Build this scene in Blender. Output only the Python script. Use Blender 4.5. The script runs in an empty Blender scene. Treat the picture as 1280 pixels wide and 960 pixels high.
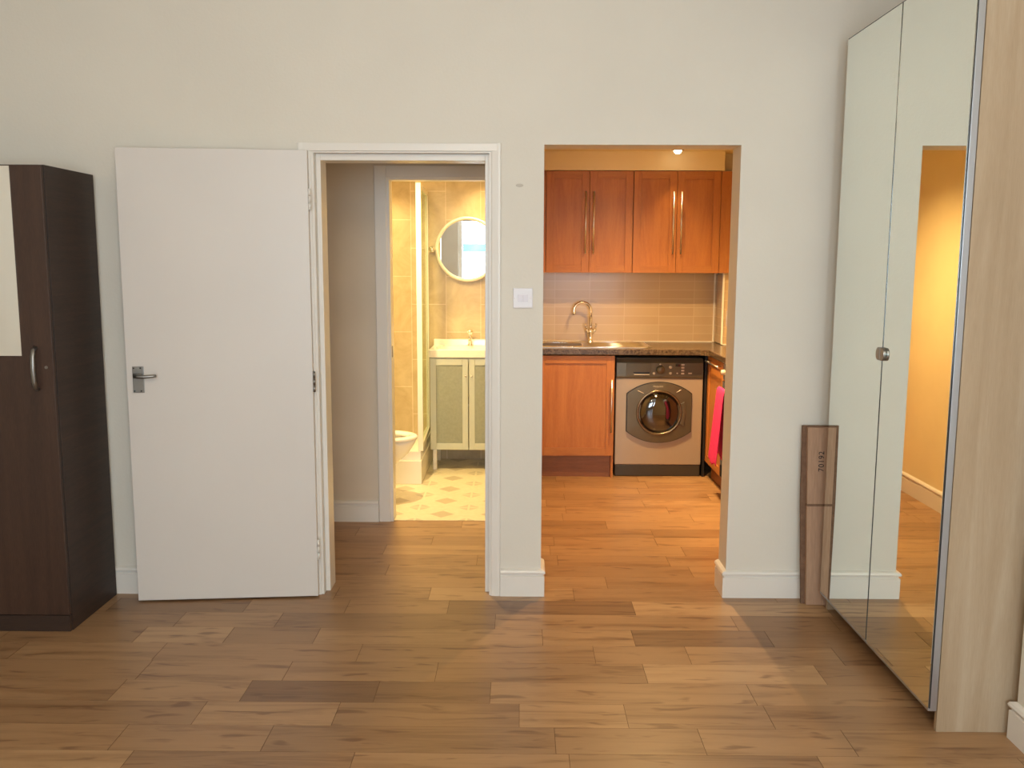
import bpy, bmesh, math, random
from mathutils import Vector, Matrix
random.seed(7)
S = bpy.context.scene
COL = S.collection

# ------------------------------------------------------------------ camera, light, exposure
H = 1.5
cam = bpy.data.cameras.new('camera')
cam.sensor_fit = 'HORIZONTAL'; cam.sensor_width = 36.0
cam.lens = 1120.0 / 1280.0 * 36.0
cam.clip_start = 0.05
cam_o = bpy.data.objects.new('camera', cam); COL.objects.link(cam_o)
cam_o.matrix_world = (Matrix.Translation((0, 0, H)) @ Matrix.Rotation(math.radians(0.5), 4, 'Z')
                      @ Matrix.Rotation(math.pi/2 - math.radians(7.63), 4, 'X')
                      @ Matrix.Rotation(math.radians(0.22), 4, 'Z'))
S.camera = cam_o

w = bpy.data.worlds.new('sky'); S.world = w; w.use_nodes = True
wb = w.node_tree.nodes['Background']
wb.inputs[0].default_value = (0.74, 0.88, 1.0, 1); wb.inputs[1].default_value = 2.2

vs = S.view_settings
vs.view_transform = 'Standard'; vs.look = 'None'; vs.gamma = 1.0; vs.use_curve_mapping = False
vs.exposure = 0.30

DAY = (0.80, 0.90, 1.0)
ADDED_ROOM_LAMP = 42
WARM = (1.0, 0.65, 0.28)
WIN = [(-1.05, 0.25, 0.75, 2.45), (0.62, 1.5, 0.75, 2.45)]   # windows behind the photographer
WY = -1.8

def area(name, loc, rot, sx, sy, power, color, spread=math.pi):
    l = bpy.data.lights.new(name, 'AREA'); l.shape = 'RECTANGLE'; l.size = sx; l.size_y = sy
    l.energy = power; l.color = color; l.spread = spread
    o = bpy.data.objects.new(name, l); COL.objects.link(o); o.location = loc; o.rotation_euler = rot
    return o
for (a, b, c, d) in WIN:
    area('window_daylight', ((a+b)/2, WY-0.35, (c+d)/2), (math.pi/2, 0, 0), b-a, d-c, 62*(b-a), DAY)

def spot_lamp(name, loc, power, color, angle=120, blend=1.0, r=0.025, parent=None):
    l = bpy.data.lights.new(name, 'SPOT'); l.energy = power; l.color = color
    l.spot_size = math.radians(angle); l.spot_blend = blend; l.shadow_soft_size = r
    o = bpy.data.objects.new(name, l); COL.objects.link(o); o.location = loc
    return o

# ------------------------------------------------------------------ materials
def srgb(r, g, b):
    f = lambda c: (c/255/12.92) if c/255 <= 0.04045 else ((c/255+0.055)/1.055)**2.4
    return (f(r), f(g), f(b), 1)

class NT:
    def __init__(s, name, rough=0.5, metal=0.0, color=(0.8, 0.8, 0.8, 1)):
        s.m = bpy.data.materials.new(name); s.m.use_nodes = True
        s.t = s.m.node_tree; s.b = s.t.nodes['Principled BSDF']
        s.b.inputs['Base Color'].default_value = color
        s.b.inputs['Roughness'].default_value = rough
        s.b.inputs['Metallic'].default_value = metal
    def n(s, typ, **k):
        nd = s.t.nodes.new(typ)
        for a, v in k.items(): setattr(nd, a, v)
        return nd
    def link(s, a, b): s.t.links.new(a, b)
    def setin(s, sock, v):
        if isinstance(v, bpy.types.NodeSocket): s.link(v, sock)
        else: sock.default_value = v
    def math(s, op, a, b=0.0, c=None):
        nd = s.n('ShaderNodeMath', operation=op); s.setin(nd.inputs[0], a); s.setin(nd.inputs[1], b)
        if c is not None: s.setin(nd.inputs[2], c)
        return nd.outputs[0]
    def coord(s):
        return s.n('ShaderNodeTexCoord').outputs['Object']
    def mapping(s, v, scale=(1, 1, 1), loc=(0, 0, 0), rot=(0, 0, 0)):
        nd = s.n('ShaderNodeMapping'); s.link(v, nd.inputs[0]); s.setin(nd.inputs['Scale'], scale)
        s.setin(nd.inputs['Location'], loc); s.setin(nd.inputs['Rotation'], rot); return nd.outputs[0]
    def sep(s, v):
        nd = s.n('ShaderNodeSeparateXYZ'); s.link(v, nd.inputs[0]); return nd.outputs
    def comb(s, x, y, z=0.0):
        nd = s.n('ShaderNodeCombineXYZ'); s.setin(nd.inputs[0], x); s.setin(nd.inputs[1], y); s.setin(nd.inputs[2], z); return nd.outputs[0]
    def noise(s, v, scale=5, detail=3, rough=0.55, dist=0.0):
        nd = s.n('ShaderNodeTexNoise'); s.link(v, nd.inputs['Vector']); nd.inputs['Scale'].default_value = scale
        nd.inputs['Detail'].default_value = detail; nd.inputs['Roughness'].default_value = rough
        nd.inputs['Distortion'].default_value = dist; return nd.outputs['Fac']
    def ramp(s, f, stops):
        nd = s.n('ShaderNodeValToRGB'); s.link(f, nd.inputs[0]); e = nd.color_ramp.elements
        while len(e) < len(stops): e.new(0.5)
        for i, (p, c) in enumerate(stops): e[i].position = p; e[i].color = c
        return nd.outputs[0]
    def mix(s, f, a, b, mode='MIX'):
        nd = s.n('ShaderNodeMix', data_type='RGBA', blend_type=mode)
        s.setin(nd.inputs[0], f); s.setin(nd.inputs[6], a); s.setin(nd.inputs[7], b); return nd.outputs[2]
    def bump(s, h, strength=0.2, dist=0.002):
        nd = s.n('ShaderNodeBump'); s.link(h, nd.inputs['Height']); nd.inputs['Strength'].default_value = strength
        nd.inputs['Distance'].default_value = dist; s.link(nd.outputs[0], s.b.inputs['Normal'])
    def base(s, c): s.link(c, s.b.inputs['Base Color'])

def paint(name, c, rough=0.6, bump=0.25, amt=0.03, sc=2.0):
    t = NT(name, rough); v = t.coord()
    f = t.noise(v, sc, 3)
    d = tuple(x*(1-amt*3) for x in c[:3])+(1,)
    t.base(t.ramp(f, [(0.3, d), (0.65, c)]))
    t.bump(t.noise(v, 90, 2), bump, 0.0015)
    return t.m

def wood(name, stops, scale=(6, 6, 0.7), rough=0.35, fine=0.25, sc=4.0, dist=1.2):
    t = NT(name, rough); v = t.coord()
    m = t.mapping(v, scale)
    f = t.noise(m, sc, 5, 0.6, dist)
    c = t.ramp(f, stops)
    m2 = t.mapping(v, tuple(s*8 for s in scale))
    g = t.noise(m2, 6, 2, 0.5)
    c2 = t.mix(fine, c, t.ramp(g, [(0.3, tuple(x*0.6 for x in stops[0][1][:3])+(1,)), (0.7, stops[-1][1])]))
    t.base(c2); return t.m

def plain(name, c, rough=0.4, metal=0.0, amt=0.06, sc=30):
    t = NT(name, rough, metal); f = t.noise(t.coord(), sc, 2)
    t.base(t.ramp(f, [(0.3, tuple(x*(1-amt) for x in c[:3])+(1,)), (0.7, c)]))
    return t.m

M = {}
M['wall'] = paint('wall_paint', srgb(221, 214, 200), 0.62, 0.35, 0.012)
M['ceil'] = paint('ceiling_paint', srgb(232, 229, 222), 0.7, 0.2)
M['gloss_white'] = paint('white_gloss_paint', srgb(228, 222, 212), 0.35, 0.08, 0.01)
M['door_white'] = paint('door_paint', srgb(216, 209, 201), 0.4, 0.06, 0.01)
M['kit_wall'] = paint('kitchen_paint', srgb(232, 214, 168), 0.6, 0.2)
M['birch'] = wood('birch_veneer', [(0.3, srgb(162, 138, 108)), (0.5, srgb(173, 150, 121)), (0.7, srgb(183, 163, 136))], (7, 7, 0.5), 0.45, 0.12, 2.2, 0.6)
M['cab'] = wood('honey_oak', [(0.28, srgb(160, 94, 38)), (0.5, srgb(174, 108, 47)), (0.72, srgb(184, 120, 56))], (9, 9, 0.8), 0.48, 0.2, 3.2, 0.8)
M['cabh'] = wood('honey_oak_crossgrain', [(0.28, srgb(158, 94, 38)), (0.5, srgb(172, 108, 47)), (0.72, srgb(184, 122, 58))], (0.8, 0.8, 9), 0.48, 0.2, 3.2, 0.8)
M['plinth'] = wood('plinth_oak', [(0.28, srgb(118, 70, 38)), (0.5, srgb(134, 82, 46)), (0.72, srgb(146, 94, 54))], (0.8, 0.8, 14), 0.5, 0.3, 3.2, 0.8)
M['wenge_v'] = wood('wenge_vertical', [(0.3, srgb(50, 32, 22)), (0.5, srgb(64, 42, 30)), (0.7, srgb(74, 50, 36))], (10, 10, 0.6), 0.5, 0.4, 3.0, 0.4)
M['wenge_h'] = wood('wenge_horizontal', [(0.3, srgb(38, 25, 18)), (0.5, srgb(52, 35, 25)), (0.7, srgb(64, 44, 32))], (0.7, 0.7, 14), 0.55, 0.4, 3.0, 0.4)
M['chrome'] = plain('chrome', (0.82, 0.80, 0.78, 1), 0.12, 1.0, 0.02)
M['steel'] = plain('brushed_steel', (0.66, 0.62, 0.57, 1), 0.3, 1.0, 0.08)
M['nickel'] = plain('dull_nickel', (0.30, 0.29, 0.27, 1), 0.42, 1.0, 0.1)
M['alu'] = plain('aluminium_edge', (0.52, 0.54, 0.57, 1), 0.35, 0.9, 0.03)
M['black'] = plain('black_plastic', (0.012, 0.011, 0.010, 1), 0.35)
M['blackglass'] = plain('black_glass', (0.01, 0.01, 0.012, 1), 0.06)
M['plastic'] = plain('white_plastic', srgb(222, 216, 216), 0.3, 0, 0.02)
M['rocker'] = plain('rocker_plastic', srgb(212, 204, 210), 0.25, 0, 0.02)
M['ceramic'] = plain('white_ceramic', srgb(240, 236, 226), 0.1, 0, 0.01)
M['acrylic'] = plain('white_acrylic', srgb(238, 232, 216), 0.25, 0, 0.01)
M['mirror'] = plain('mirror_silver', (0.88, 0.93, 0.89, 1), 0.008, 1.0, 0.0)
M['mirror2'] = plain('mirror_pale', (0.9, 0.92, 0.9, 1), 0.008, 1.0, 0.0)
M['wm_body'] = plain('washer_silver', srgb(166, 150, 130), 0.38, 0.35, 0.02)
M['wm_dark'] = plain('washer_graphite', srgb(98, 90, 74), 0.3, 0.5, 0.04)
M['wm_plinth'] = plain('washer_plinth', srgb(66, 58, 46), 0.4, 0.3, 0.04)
M['wm_line'] = plain('washer_seam', srgb(40, 34, 27), 0.4, 0.2, 0.04)
M['button'] = plain('button_silver', srgb(214, 206, 188), 0.25, 0.3)
M['pink'] = plain('pink_cloth', srgb(222, 46, 118), 0.9, 0, 0.15, 60)
M['frost'] = plain('frosted_glass', srgb(142, 150, 128), 0.28, 0, 0.03)
M['vanity'] = plain('vanity_frame', srgb(196, 198, 176), 0.35, 0.15, 0.02)
M['dirt'] = plain('scuff', srgb(198, 190, 176), 0.8)
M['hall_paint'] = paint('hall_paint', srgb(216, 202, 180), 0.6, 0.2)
M['ring'] = plain('washer_ring', srgb(128, 118, 100), 0.22, 0.9)
M['inner'] = plain('drum_steel', (0.10, 0.085, 0.07, 1), 0.35, 0.8)
M['ink'] = plain('printed_ink', srgb(34, 28, 24), 0.7)
M['tealcloth'] = plain('teal_awning', srgb(60, 200, 200), 0.7)

t = NT('teal_translucent', .6); tl = t.n('ShaderNodeBsdfTranslucent'); t.link(t.ramp(t.noise(t.coord(), 4, 2), [(.3, (.22, .66, .70, 1)), (.7, (.3, .74, .76, 1))]), tl.inputs[0]); t.link(tl.outputs[0], t.t.nodes['Material Output'].inputs[0]); M['teal'] = t.m
t = NT('frosted_pane', .35, 0, srgb(176, 180, 160)); t.b.inputs['Alpha'].default_value = .6
t.base(t.ramp(t.noise(t.coord(), 60, 2), [(.3, srgb(172, 176, 156)), (.7, srgb(182, 186, 166))])); M['frostpane'] = t.m
# cardboard
t = NT('cardboard', 0.85); v = t.coord(); f = t.noise(t.mapping(v, (60, 60, 3)), 3, 3)
t.base(t.ramp(f, [(0.3, srgb(160, 126, 100)), (0.7, srgb(178, 142, 114))])); t.bump(f, 0.15, 0.001); M['card'] = t.m
t = NT('cardboard_edge', 0.9); f = t.noise(t.coord(), 50, 2)
t.base(t.ramp(f, [(0.3, srgb(104, 76, 56)), (0.7, srgb(122, 92, 70))])); M['card_edge'] = t.m
# worktop
t = NT('granite_laminate', 0.22); v = t.coord(); f = t.noise(v, 42, 5, 0.7, 1.5)
t.base(t.ramp(f, [(0.38, srgb(40, 30, 24)), (0.5, srgb(78, 62, 48)), (0.58, srgb(104, 88, 70)), (0.68, srgb(60, 48, 38))])); M['granite'] = t.m

# oak plank floor
def plank_floor():
    t = NT('oak_planks', 0.32); x, y, _ = t.sep(t.coord())
    at = t.n('ShaderNodeAttribute', attribute_type='GEOMETRY', attribute_name='plank'); ca = t.sep(at.outputs['Color'])
    rid, r2 = ca[0], ca[1]
    base = t.ramp(rid, [(0.0, srgb(122, 90, 62)), (0.2, srgb(148, 114, 80)), (0.5, srgb(163, 127, 90)), (0.8, srgb(172, 136, 97)), (1.0, srgb(190, 154, 113))])
    off = t.math('MULTIPLY', r2, 40.0)
    gv = t.comb(t.math('ADD', t.math('MULTIPLY', x, 1.5), off), t.math('ADD', t.math('MULTIPLY', y, 16.0), off), r2)
    g = t.noise(gv, 1.2, 5, 0.62, 0.8)
    c = t.mix(0.9, base, t.ramp(g, [(0.28, (0.58, 0.49, 0.41, 1)), (0.5, (0.98, 0.97, 0.96, 1)), (0.75, (1.1, 1.1, 1.1, 1))]), 'MULTIPLY')
    fv = t.comb(t.math('ADD', t.math('MULTIPLY', x, 6.0), off), t.math('MULTIPLY', y, 120.0), 0.0)
    c = t.mix(0.18, c, t.ramp(t.noise(fv, 1.5, 2), [(0.3, (0.65, 0.6, 0.55, 1)), (0.65, (1, 1, 1, 1))]), 'MULTIPLY')
    kv = t.comb(t.math('ADD', t.math('MULTIPLY', x, 3.6), off), t.math('ADD', t.math('MULTIPLY', y, 17.0), off), 0.0)
    k = t.noise(kv, 1.5, 2, 0.5, 0.5)
    km = t.ramp(k, [(0.60, (0, 0, 0, 1)), (0.71, (1, 1, 1, 1))])
    c = t.mix(t.math('MULTIPLY', km, 0.6), c, srgb(92, 54, 30))
    t.base(c)
    t.setin(t.b.inputs['Roughness'], t.math('ADD', 0.30, t.math('MULTIPLY', g, 0.14)))
    t.bump(g, 0.12, 0.0006)
    return t.m
M['groove'] = plain('plank_groove', srgb(104, 74, 48), 0.8)
M['oak'] = plank_floor()

def brick(name, ax, bw, bh, off, c1, c2, mortar, msize, rough=0.25, blot=None, sh=(0.0, 0.0)):
    t = NT(name, rough); s = t.sep(t.coord()); i = {'x': 0, 'y': 1, 'z': 2}
    vec = t.comb(t.math('ADD', s[i[ax[0]]], sh[0]), t.math('ADD', s[i[ax[1]]], sh[1]))
    b = t.n('ShaderNodeTexBrick', offset=off, offset_frequency=2, squash=1.0)
    t.link(vec, b.inputs['Vector']); b.inputs['Scale'].default_value = 1.0
    b.inputs['Brick Width'].default_value = bw; b.inputs['Row Height'].default_value = bh
    b.inputs['Mortar Size'].default_value = msize; b.inputs['Mortar Smooth'].default_value = 0.2
    b.inputs['Color1'].default_value = c1; b.inputs['Color2'].default_value = c2; b.inputs['Mortar'].default_value = mortar
    c = b.outputs['Color']
    if blot:
        f = t.noise(t.coord(), 5, 5, 0.65, 0.8)
        c = t.mix(0.8, c, t.ramp(f, [(0.3, blot), (0.6, (1, 1, 1, 1))]), 'MULTIPLY')
    t.base(c); t.bump(b.outputs['Fac'], -0.3, 0.001)
    return t.m
tv1, tv2, tvm, tvb = srgb(206, 188, 148), srgb(197, 177, 136), srgb(226, 210, 178), (0.72, 0.66, 0.58, 1)
M['bath_x'] = brick('travertine_facing', 'zx', 0.42, 0.262, 0.5, tv1, tv2, tvm, 0.003, 0.3, tvb, (.065, .036))
M['bath_y'] = brick('travertine_side', 'zy', 0.42, 0.245, 0.5, tv1, tv2, tvm, 0.003, 0.3, tvb)
k1, k2, km_ = srgb(196, 172, 138), srgb(190, 164, 130), srgb(206, 184, 150)
M['kt_x'] = brick('kitchen_tile_facing', 'xz', 0.262, 0.0655, 0.0, k1, k2, km_, 0.0022, 0.25)
M['kt_y'] = brick('kitchen_tile_side', 'yz', 0.262, 0.0655, 0.0, k1, k2, km_, 0.0022, 0.25)

# bathroom vinyl with diamonds
t = NT('bathroom_vinyl', 0.35); x, y, _ = t.sep(t.coord()); Lt = 0.305
def cell(o):
    u = t.math('ABSOLUTE', t.math('SUBTRACT', t.math('FRACT', t.math('ADD', t.math('DIVIDE', t.math('SUBTRACT', x, -0.465), Lt), 10.5+o)), 0.5))
    v = t.math('ABSOLUTE', t.math('SUBTRACT', t.math('FRACT', t.math('ADD', t.math('DIVIDE', t.math('SUBTRACT', y, 5.252), Lt), 10.5+o)), 0.5))
    return u, v
ua, va = cell(0.0); ub, vb = cell(0.5)
A = t.math('LESS_THAN', t.math('ADD', ua, va), 0.245)
B = t.math('LESS_THAN', t.math('ADD', ub, vb), 0.235)
B = t.math('MULTIPLY', B, t.math('GREATER_THAN', t.math('MINIMUM', ub, vb), 0.022))
nz = t.noise(t.coord(), 30, 3)
c = t.mix(t.math('MULTIPLY', B, 0.6), t.ramp(nz, [(0.3, srgb(224, 212, 176)), (0.7, srgb(234, 222, 190))]), srgb(184, 172, 142))
c = t.mix(t.math('MULTIPLY', A, 0.75), c, srgb(186, 170, 138))
t.base(c); M['vinyl'] = t.m

# clear glass that lets light through
def glass(name, tint, fac=0.12):
    t = NT(name); nt = t.t; tr = t.n('ShaderNodeBsdfTransparent'); tr.inputs[0].default_value = tint
    gl = t.n('ShaderNodeBsdfGlossy'); gl.inputs['Roughness'].default_value = 0.02
    nz = t.noise(t.coord(), 2, 1); f = t.math('MULTIPLY_ADD', nz, 0.02, fac)
    mx = t.n('ShaderNodeMixShader'); t.link(f, mx.inputs[0]); t.link(tr.outputs[0], mx.inputs[1]); t.link(gl.outputs[0], mx.inputs[2])
    t.link(mx.outputs[0], nt.nodes['Material Output'].inputs[0]); return t.m
M['pane'] = glass('window_glass', (0.97, 0.99, 1, 1), 0.05)
M['screen'] = glass('shower_glass', (0.86, 0.92, 0.84, 1), 0.1)
M['doorglass'] = glass('washer_door_glass', (0.35, 0.33, 0.32, 1), 0.14)
def emit(name, c, s):
    t = NT(name); e = t.n('ShaderNodeEmission'); nz = t.noise(t.coord(), 3, 1)
    t.link(t.ramp(nz, [(0.0, c), (1.0, c)]), e.inputs[0]); e.inputs[1].default_value = s
    t.link(e.outputs[0], t.t.nodes['Material Output'].inputs[0]); return t.m
M['bulb'] = emit('lit_bulb', (1.0, 0.86, 0.62, 1), 9.0)

# ------------------------------------------------------------------ mesh helpers (world coordinates, offset to the root)
class MB:
    def __init__(s): s.bm = bmesh.new()
    def _bev(s, vs_, b, seg=2):
        if b > 0:
            es = list({e for v in vs_ for e in v.link_edges})
            bmesh.ops.bevel(s.bm, geom=es, offset=b, segments=seg, profile=0.6, affect='EDGES')
    def box(s, x0, x1, y0, y1, z0, z1, b=0.0, seg=2):
        r = bmesh.ops.create_cube(s.bm, size=1.0)['verts']
        for v in r:
            v.co = Vector(((x0+x1)/2+v.co.x*(x1-x0), (y0+y1)/2+v.co.y*(y1-y0), (z0+z1)/2+v.co.z*(z1-z0)))
        s._bev(r, b, seg); return s
    def prism(s, pts, axis, a, b_, bev=0.0, smooth=False):
        """pts 2-D outline; axis x: (y,z), y: (x,z), z: (x,y)"""
        def P(p, t_):
            return {'x': (t_, p[0], p[1]), 'y': (p[0], t_, p[1]), 'z': (p[0], p[1], t_)}[axis]
        v0 = [s.bm.verts.new(P(p, a)) for p in pts]; v1 = [s.bm.verts.new(P(p, b_)) for p in pts]
        f0 = s.bm.faces.new(v0); f1 = s.bm.faces.new(v1[::-1]); fs = [f0, f1]
        n = len(pts)
        for i in range(n):
            f = s.bm.faces.new((v0[(i+1) % n], v0[i], v1[i], v1[(i+1) % n])); f.smooth = smooth; fs.append(f)
        bmesh.ops.recalc_face_normals(s.bm, faces=fs)
        if bev > 0:
            es = list({e for f in (f0, f1) for e in f.edges})
            bmesh.ops.bevel(s.bm, geom=es, offset=bev, segments=2, profile=0.6, affect='EDGES')
        return s
    def tube(s, pts, r, n=14, closed=False, caps=True):
        pts = [Vector(p) for p in pts]; rings = []; N = len(pts)
        rr = r if isinstance(r, (list, tuple)) else [r]*N
        up = None
        for i, p in enumerate(pts):
            if closed: d = (pts[(i+1) % N]-pts[i-1]).normalized()
            else: d = (pts[min(i+1, N-1)]-pts[max(i-1, 0)]).normalized()
            if up is None:
                up = d.orthogonal().normalized()
            else:
                up = (up - d*up.dot(d)).normalized()
            sd = d.cross(up)
            rings.append([s.bm.verts.new(p+rr[i]*(math.cos(2*math.pi*k/n)*up+math.sin(2*math.pi*k/n)*sd)) for k in range(n)])
        M_ = N if closed else N-1
        for i in range(M_):
            a, b = rings[i], rings[(i+1) % N]
            for k in range(n):
                f = s.bm.faces.new((a[k], a[(k+1) % n], b[(k+1) % n], b[k])); f.smooth = True
        if caps and not closed:
            s.bm.faces.new(rings[0][::-1]); s.bm.faces.new(rings[-1])
        return s
    def cyl(s, p0, p1, r, n=24): return s.tube([p0, p1], r, n)
    def lathe(s, prof, c, axis='z', n=40, sx=1.0, sy=1.0):
        """prof list of (r, h) along axis from point c"""
        c = Vector(c); rings = []
        def P(r, h, a):
            u, v_ = r*math.cos(a)*sx, r*math.sin(a)*sy
            return c + {'z': Vector((u, v_, h)), 'y': Vector((u, h, v_)), 'x': Vector((h, u, v_))}[axis]
        for (r, h) in prof:
            if r < 1e-6: rings.append([s.bm.verts.new(P(0, h, 0))])
            else: rings.append([s.bm.verts.new(P(r, h, 2*math.pi*k/n)) for k in range(n)])
        fs = []
        for a, b in zip(rings, rings[1:]):
            for k in range(n):
                k2 = (k+1) % n
                if len(a) == 1 and len(b) == 1: continue
                if len(a) == 1: f = s.bm.faces.new((a[0], b[k], b[k2]))
                elif len(b) == 1: f = s.bm.faces.new((a[k], b[0], a[k2]))
                else: f = s.bm.faces.new((a[k], b[k], b[k2], a[k2]))
                f.smooth = True; fs.append(f)
        bmesh.ops.recalc_face_normals(s.bm, faces=fs)
        return s

def setp(o, label=None, cat=None, group=None, kind=None):
    if label: o['label'] = label
    if cat: o['category'] = cat
    if group: o['group'] = group
    if kind: o['kind'] = kind
    return o

def obj(name, mb, mat, parent=None, local=False, sharp=True):
    bm = mb.bm
    o = bpy.data.objects.new(name, None)
    if parent is not None and not local:
        L = parent
        while L.parent: L = L.parent
        inv = Matrix.Translation(-L.location)
        bm.transform(inv)
    me = bpy.data.meshes.new(name)
    bpy.data.objects.remove(o)
    bmesh.ops.recalc_face_normals(bm, faces=bm.faces[:])
    bm.to_mesh(me); bm.free()
    o = bpy.data.objects.new(name, me); COL.objects.link(o)
    me.materials.append(M[mat] if isinstance(mat, str) else mat)
    if parent is not None: o.parent = parent
    return o

def root(name, loc, label, cat, group=None, kind=None, rz=0.0):
    o = bpy.data.objects.new(name, None); COL.objects.link(o); o.location = loc; o.rotation_euler = (0, 0, rz)
    o.empty_display_size = 0.1
    return setp(o, label, cat, group, kind)

def struct(name, mb, mat, label, cat):
    return setp(obj(name, mb, mat), label, cat, None, 'structure')

def slot(o, mat, test):
    """second material on the faces that pass the test (a surface that really is covered differently)"""
    o.data.materials.append(M[mat]); i = len(o.data.materials)-1
    for f in o.data.polygons:
        if test(f): f.material_index = i

# ------------------------------------------------------------------ the shell
D = 3.93; T = 0.15; LX = -2.9; RX = 1.585; AX = 1.96; CZ = 2.9; KZ = 2.29
KL, KR, KB = 0.06, 1.9, 6.8       # kitchen
BL, BR = -1.35, -0.06             # bathroom
BW = 5.10
PW = .1586; PY0 = 2.593
KNOWN = {0: [-0.799, 0.118, 0.584, 1.05], 1: [-1.072, -0.612, 0.004, 0.362], 2: [-1.42, -0.963, -0.501, -0.098, 0.822], 3: [-0.857, -0.303, 0.469], 4: [-1.397, -0.618, 0.294, 0.657, 1.236], 5: [-1.54, -1.179, -0.82, 0.097, 0.465], 6: [-1.438, -1.017, -0.099, 0.912], 7: [-0.756, -0.31, 0.506], 8: [-0.408, 0.252]}
DARK = {(2, 1): .05, (7, 1): .12, (5, 4): .1, (6, 1): .22, (4, 4): .25, (3, 2): .95, (7, 2): .97, (3, 3): .3, (5, 3): .8, (2, 4): .75, (1, 1): .3, (1, 4): .7}
rng = random.Random(11)
fm = bmesh.new(); lay = fm.faces.layers.float_vector.new('tmp')
fx0, fx1 = LX-.1, AX+.1
def quad(x0, x1, y0, y1, z, tone, mi):
    a = [fm.verts.new(p) for p in ((x0, y0, z), (x1, y0, z), (x1, y1, z), (x0, y1, z))]
    f = fm.faces.new(a); f[lay] = (tone, rng.random(), 0); f.material_index = mi
    if mi == 0:
        lo = [fm.verts.new((v.co.x, v.co.y, z-.0025)) for v in a]
        for q in range(4):
            w_ = fm.faces.new((a[(q+1) % 4], a[q], lo[q], lo[(q+1) % 4])); w_[lay] = (tone, .5, 0); w_.material_index = 1
k0 = int((WY-.1-PY0)/PW)-1; k1_ = int((KB+.1-PY0)/PW)+1
for k in range(k0, k1_):
    ya, yb = PY0+k*PW, PY0+(k+1)*PW
    js = list(KNOWN.get(k, []))
    if not js: js = [rng.uniform(-1.5, 1.0)]
    while js[0] > fx0+.1: js.insert(0, js[0]-rng.uniform(.38, .95))
    while js[-1] < fx1-.1: js.append(js[-1]+rng.uniform(.38, .95))
    js[0] = fx0; js[-1] = fx1
    base_i = 0
    for q in range(len(js)-1):
        tone = min(1, max(0, rng.gauss(.52, .17)))
        if k in KNOWN:
            # index of the known joint on the plank's left
            li = [n_ for n_, v_ in enumerate(KNOWN[k]) if abs(v_-js[q]) < 1e-6]
            if li and (k, li[0]+0) in DARK: tone = DARK[(k, li[0])]
        quad(js[q]+.0007, js[q+1]-.0007, ya+.0004, yb-.0004, 0.0, tone, 0)
quad(fx0, fx1, PY0+k0*PW, PY0+k1_*PW, -.0024, .5, 1)
fme = bpy.data.meshes.new('floor')
tones = [tuple(f[lay]) for f in fm.faces]
fm.faces.ensure_lookup_table()
fm.faces.layers.float_vector.remove(lay); fm.to_mesh(fme); fm.free()
ca_ = fme.attributes.new('plank', 'FLOAT_COLOR', 'CORNER')
for f, tn in zip(fme.polygons, tones):
    for li in f.loop_indices: ca_.data[li].color = (tn[0], tn[1], 0, 1)
fo = bpy.data.objects.new('floor', fme); COL.objects.link(fo); fme.materials.append(M['oak']); fme.materials.append(M['groove'])
setp(fo, 'oak plank floor running through the room, hall and kitchen', 'floor', None, 'structure')
struct('floor_bathroom', MB().box(BL-.1, BR+.03, BW+.02, KB+.1, -.002, 0.002), 'vinyl', 'cream bathroom floor with small beige diamonds', 'floor')
struct('ceiling', MB().box(LX-.15, AX+.15, WY-.2, D+T, CZ, CZ+.1), 'ceil', 'plain white ceiling over the main room', 'ceiling')
struct('ceiling_kitchen', MB().box(KL-.06, KR+.15, D+T, KB+.15, KZ, KZ+.1), 'kit_wall', 'low ceiling over the kitchen with a recessed spotlight', 'ceiling')
struct('ceiling_hall', MB().box(-2.0, 0.0, D+T, KB+.15, KZ, KZ+.1), 'ceil', 'low ceiling over the hall and bathroom', 'ceiling')

DL, DR, DT = -.905, -.119, 1.985
OL, OR_, OT = .10, .94, 2.006
m = MB()
m.box(LX-.15, DL, D, D+T, 0, CZ).box(DL, DR, D, D+T, DT, CZ).box(DR, OL, D, D+T, 0, CZ)
m.box(OL, OR_, D, D+T, OT, CZ).box(OR_, AX+.15, D, D+T, 0, CZ)
struct('wall_back', m, 'wall', 'off white wall with the doorway and the kitchen opening', 'wall')
struct('wall_left', MB().box(LX-.15, LX, WY-.2, D, 0, CZ), 'wall', 'off white wall left of the dark wardrobe', 'wall')
m = MB().box(RX, AX+.15, WY-.2, 2.70, 0, CZ).box(AX, AX+.15, 2.70, D, 0, CZ)
struct('wall_right', m, 'wall', 'off white wall projecting in front of the mirrored wardrobe', 'wall')
m = MB(); xs = LX
for (a, b, c, d) in WIN:
    m.box(xs, a, WY-.2, WY, 0, CZ).box(a, b, WY-.2, WY, 0, c).box(a, b, WY-.2, WY, d, CZ); xs = b
m.box(xs, RX, WY-.2, WY, 0, CZ)
struct('wall_front', m, 'wall', 'wall behind the camera with two windows', 'wall')
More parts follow.
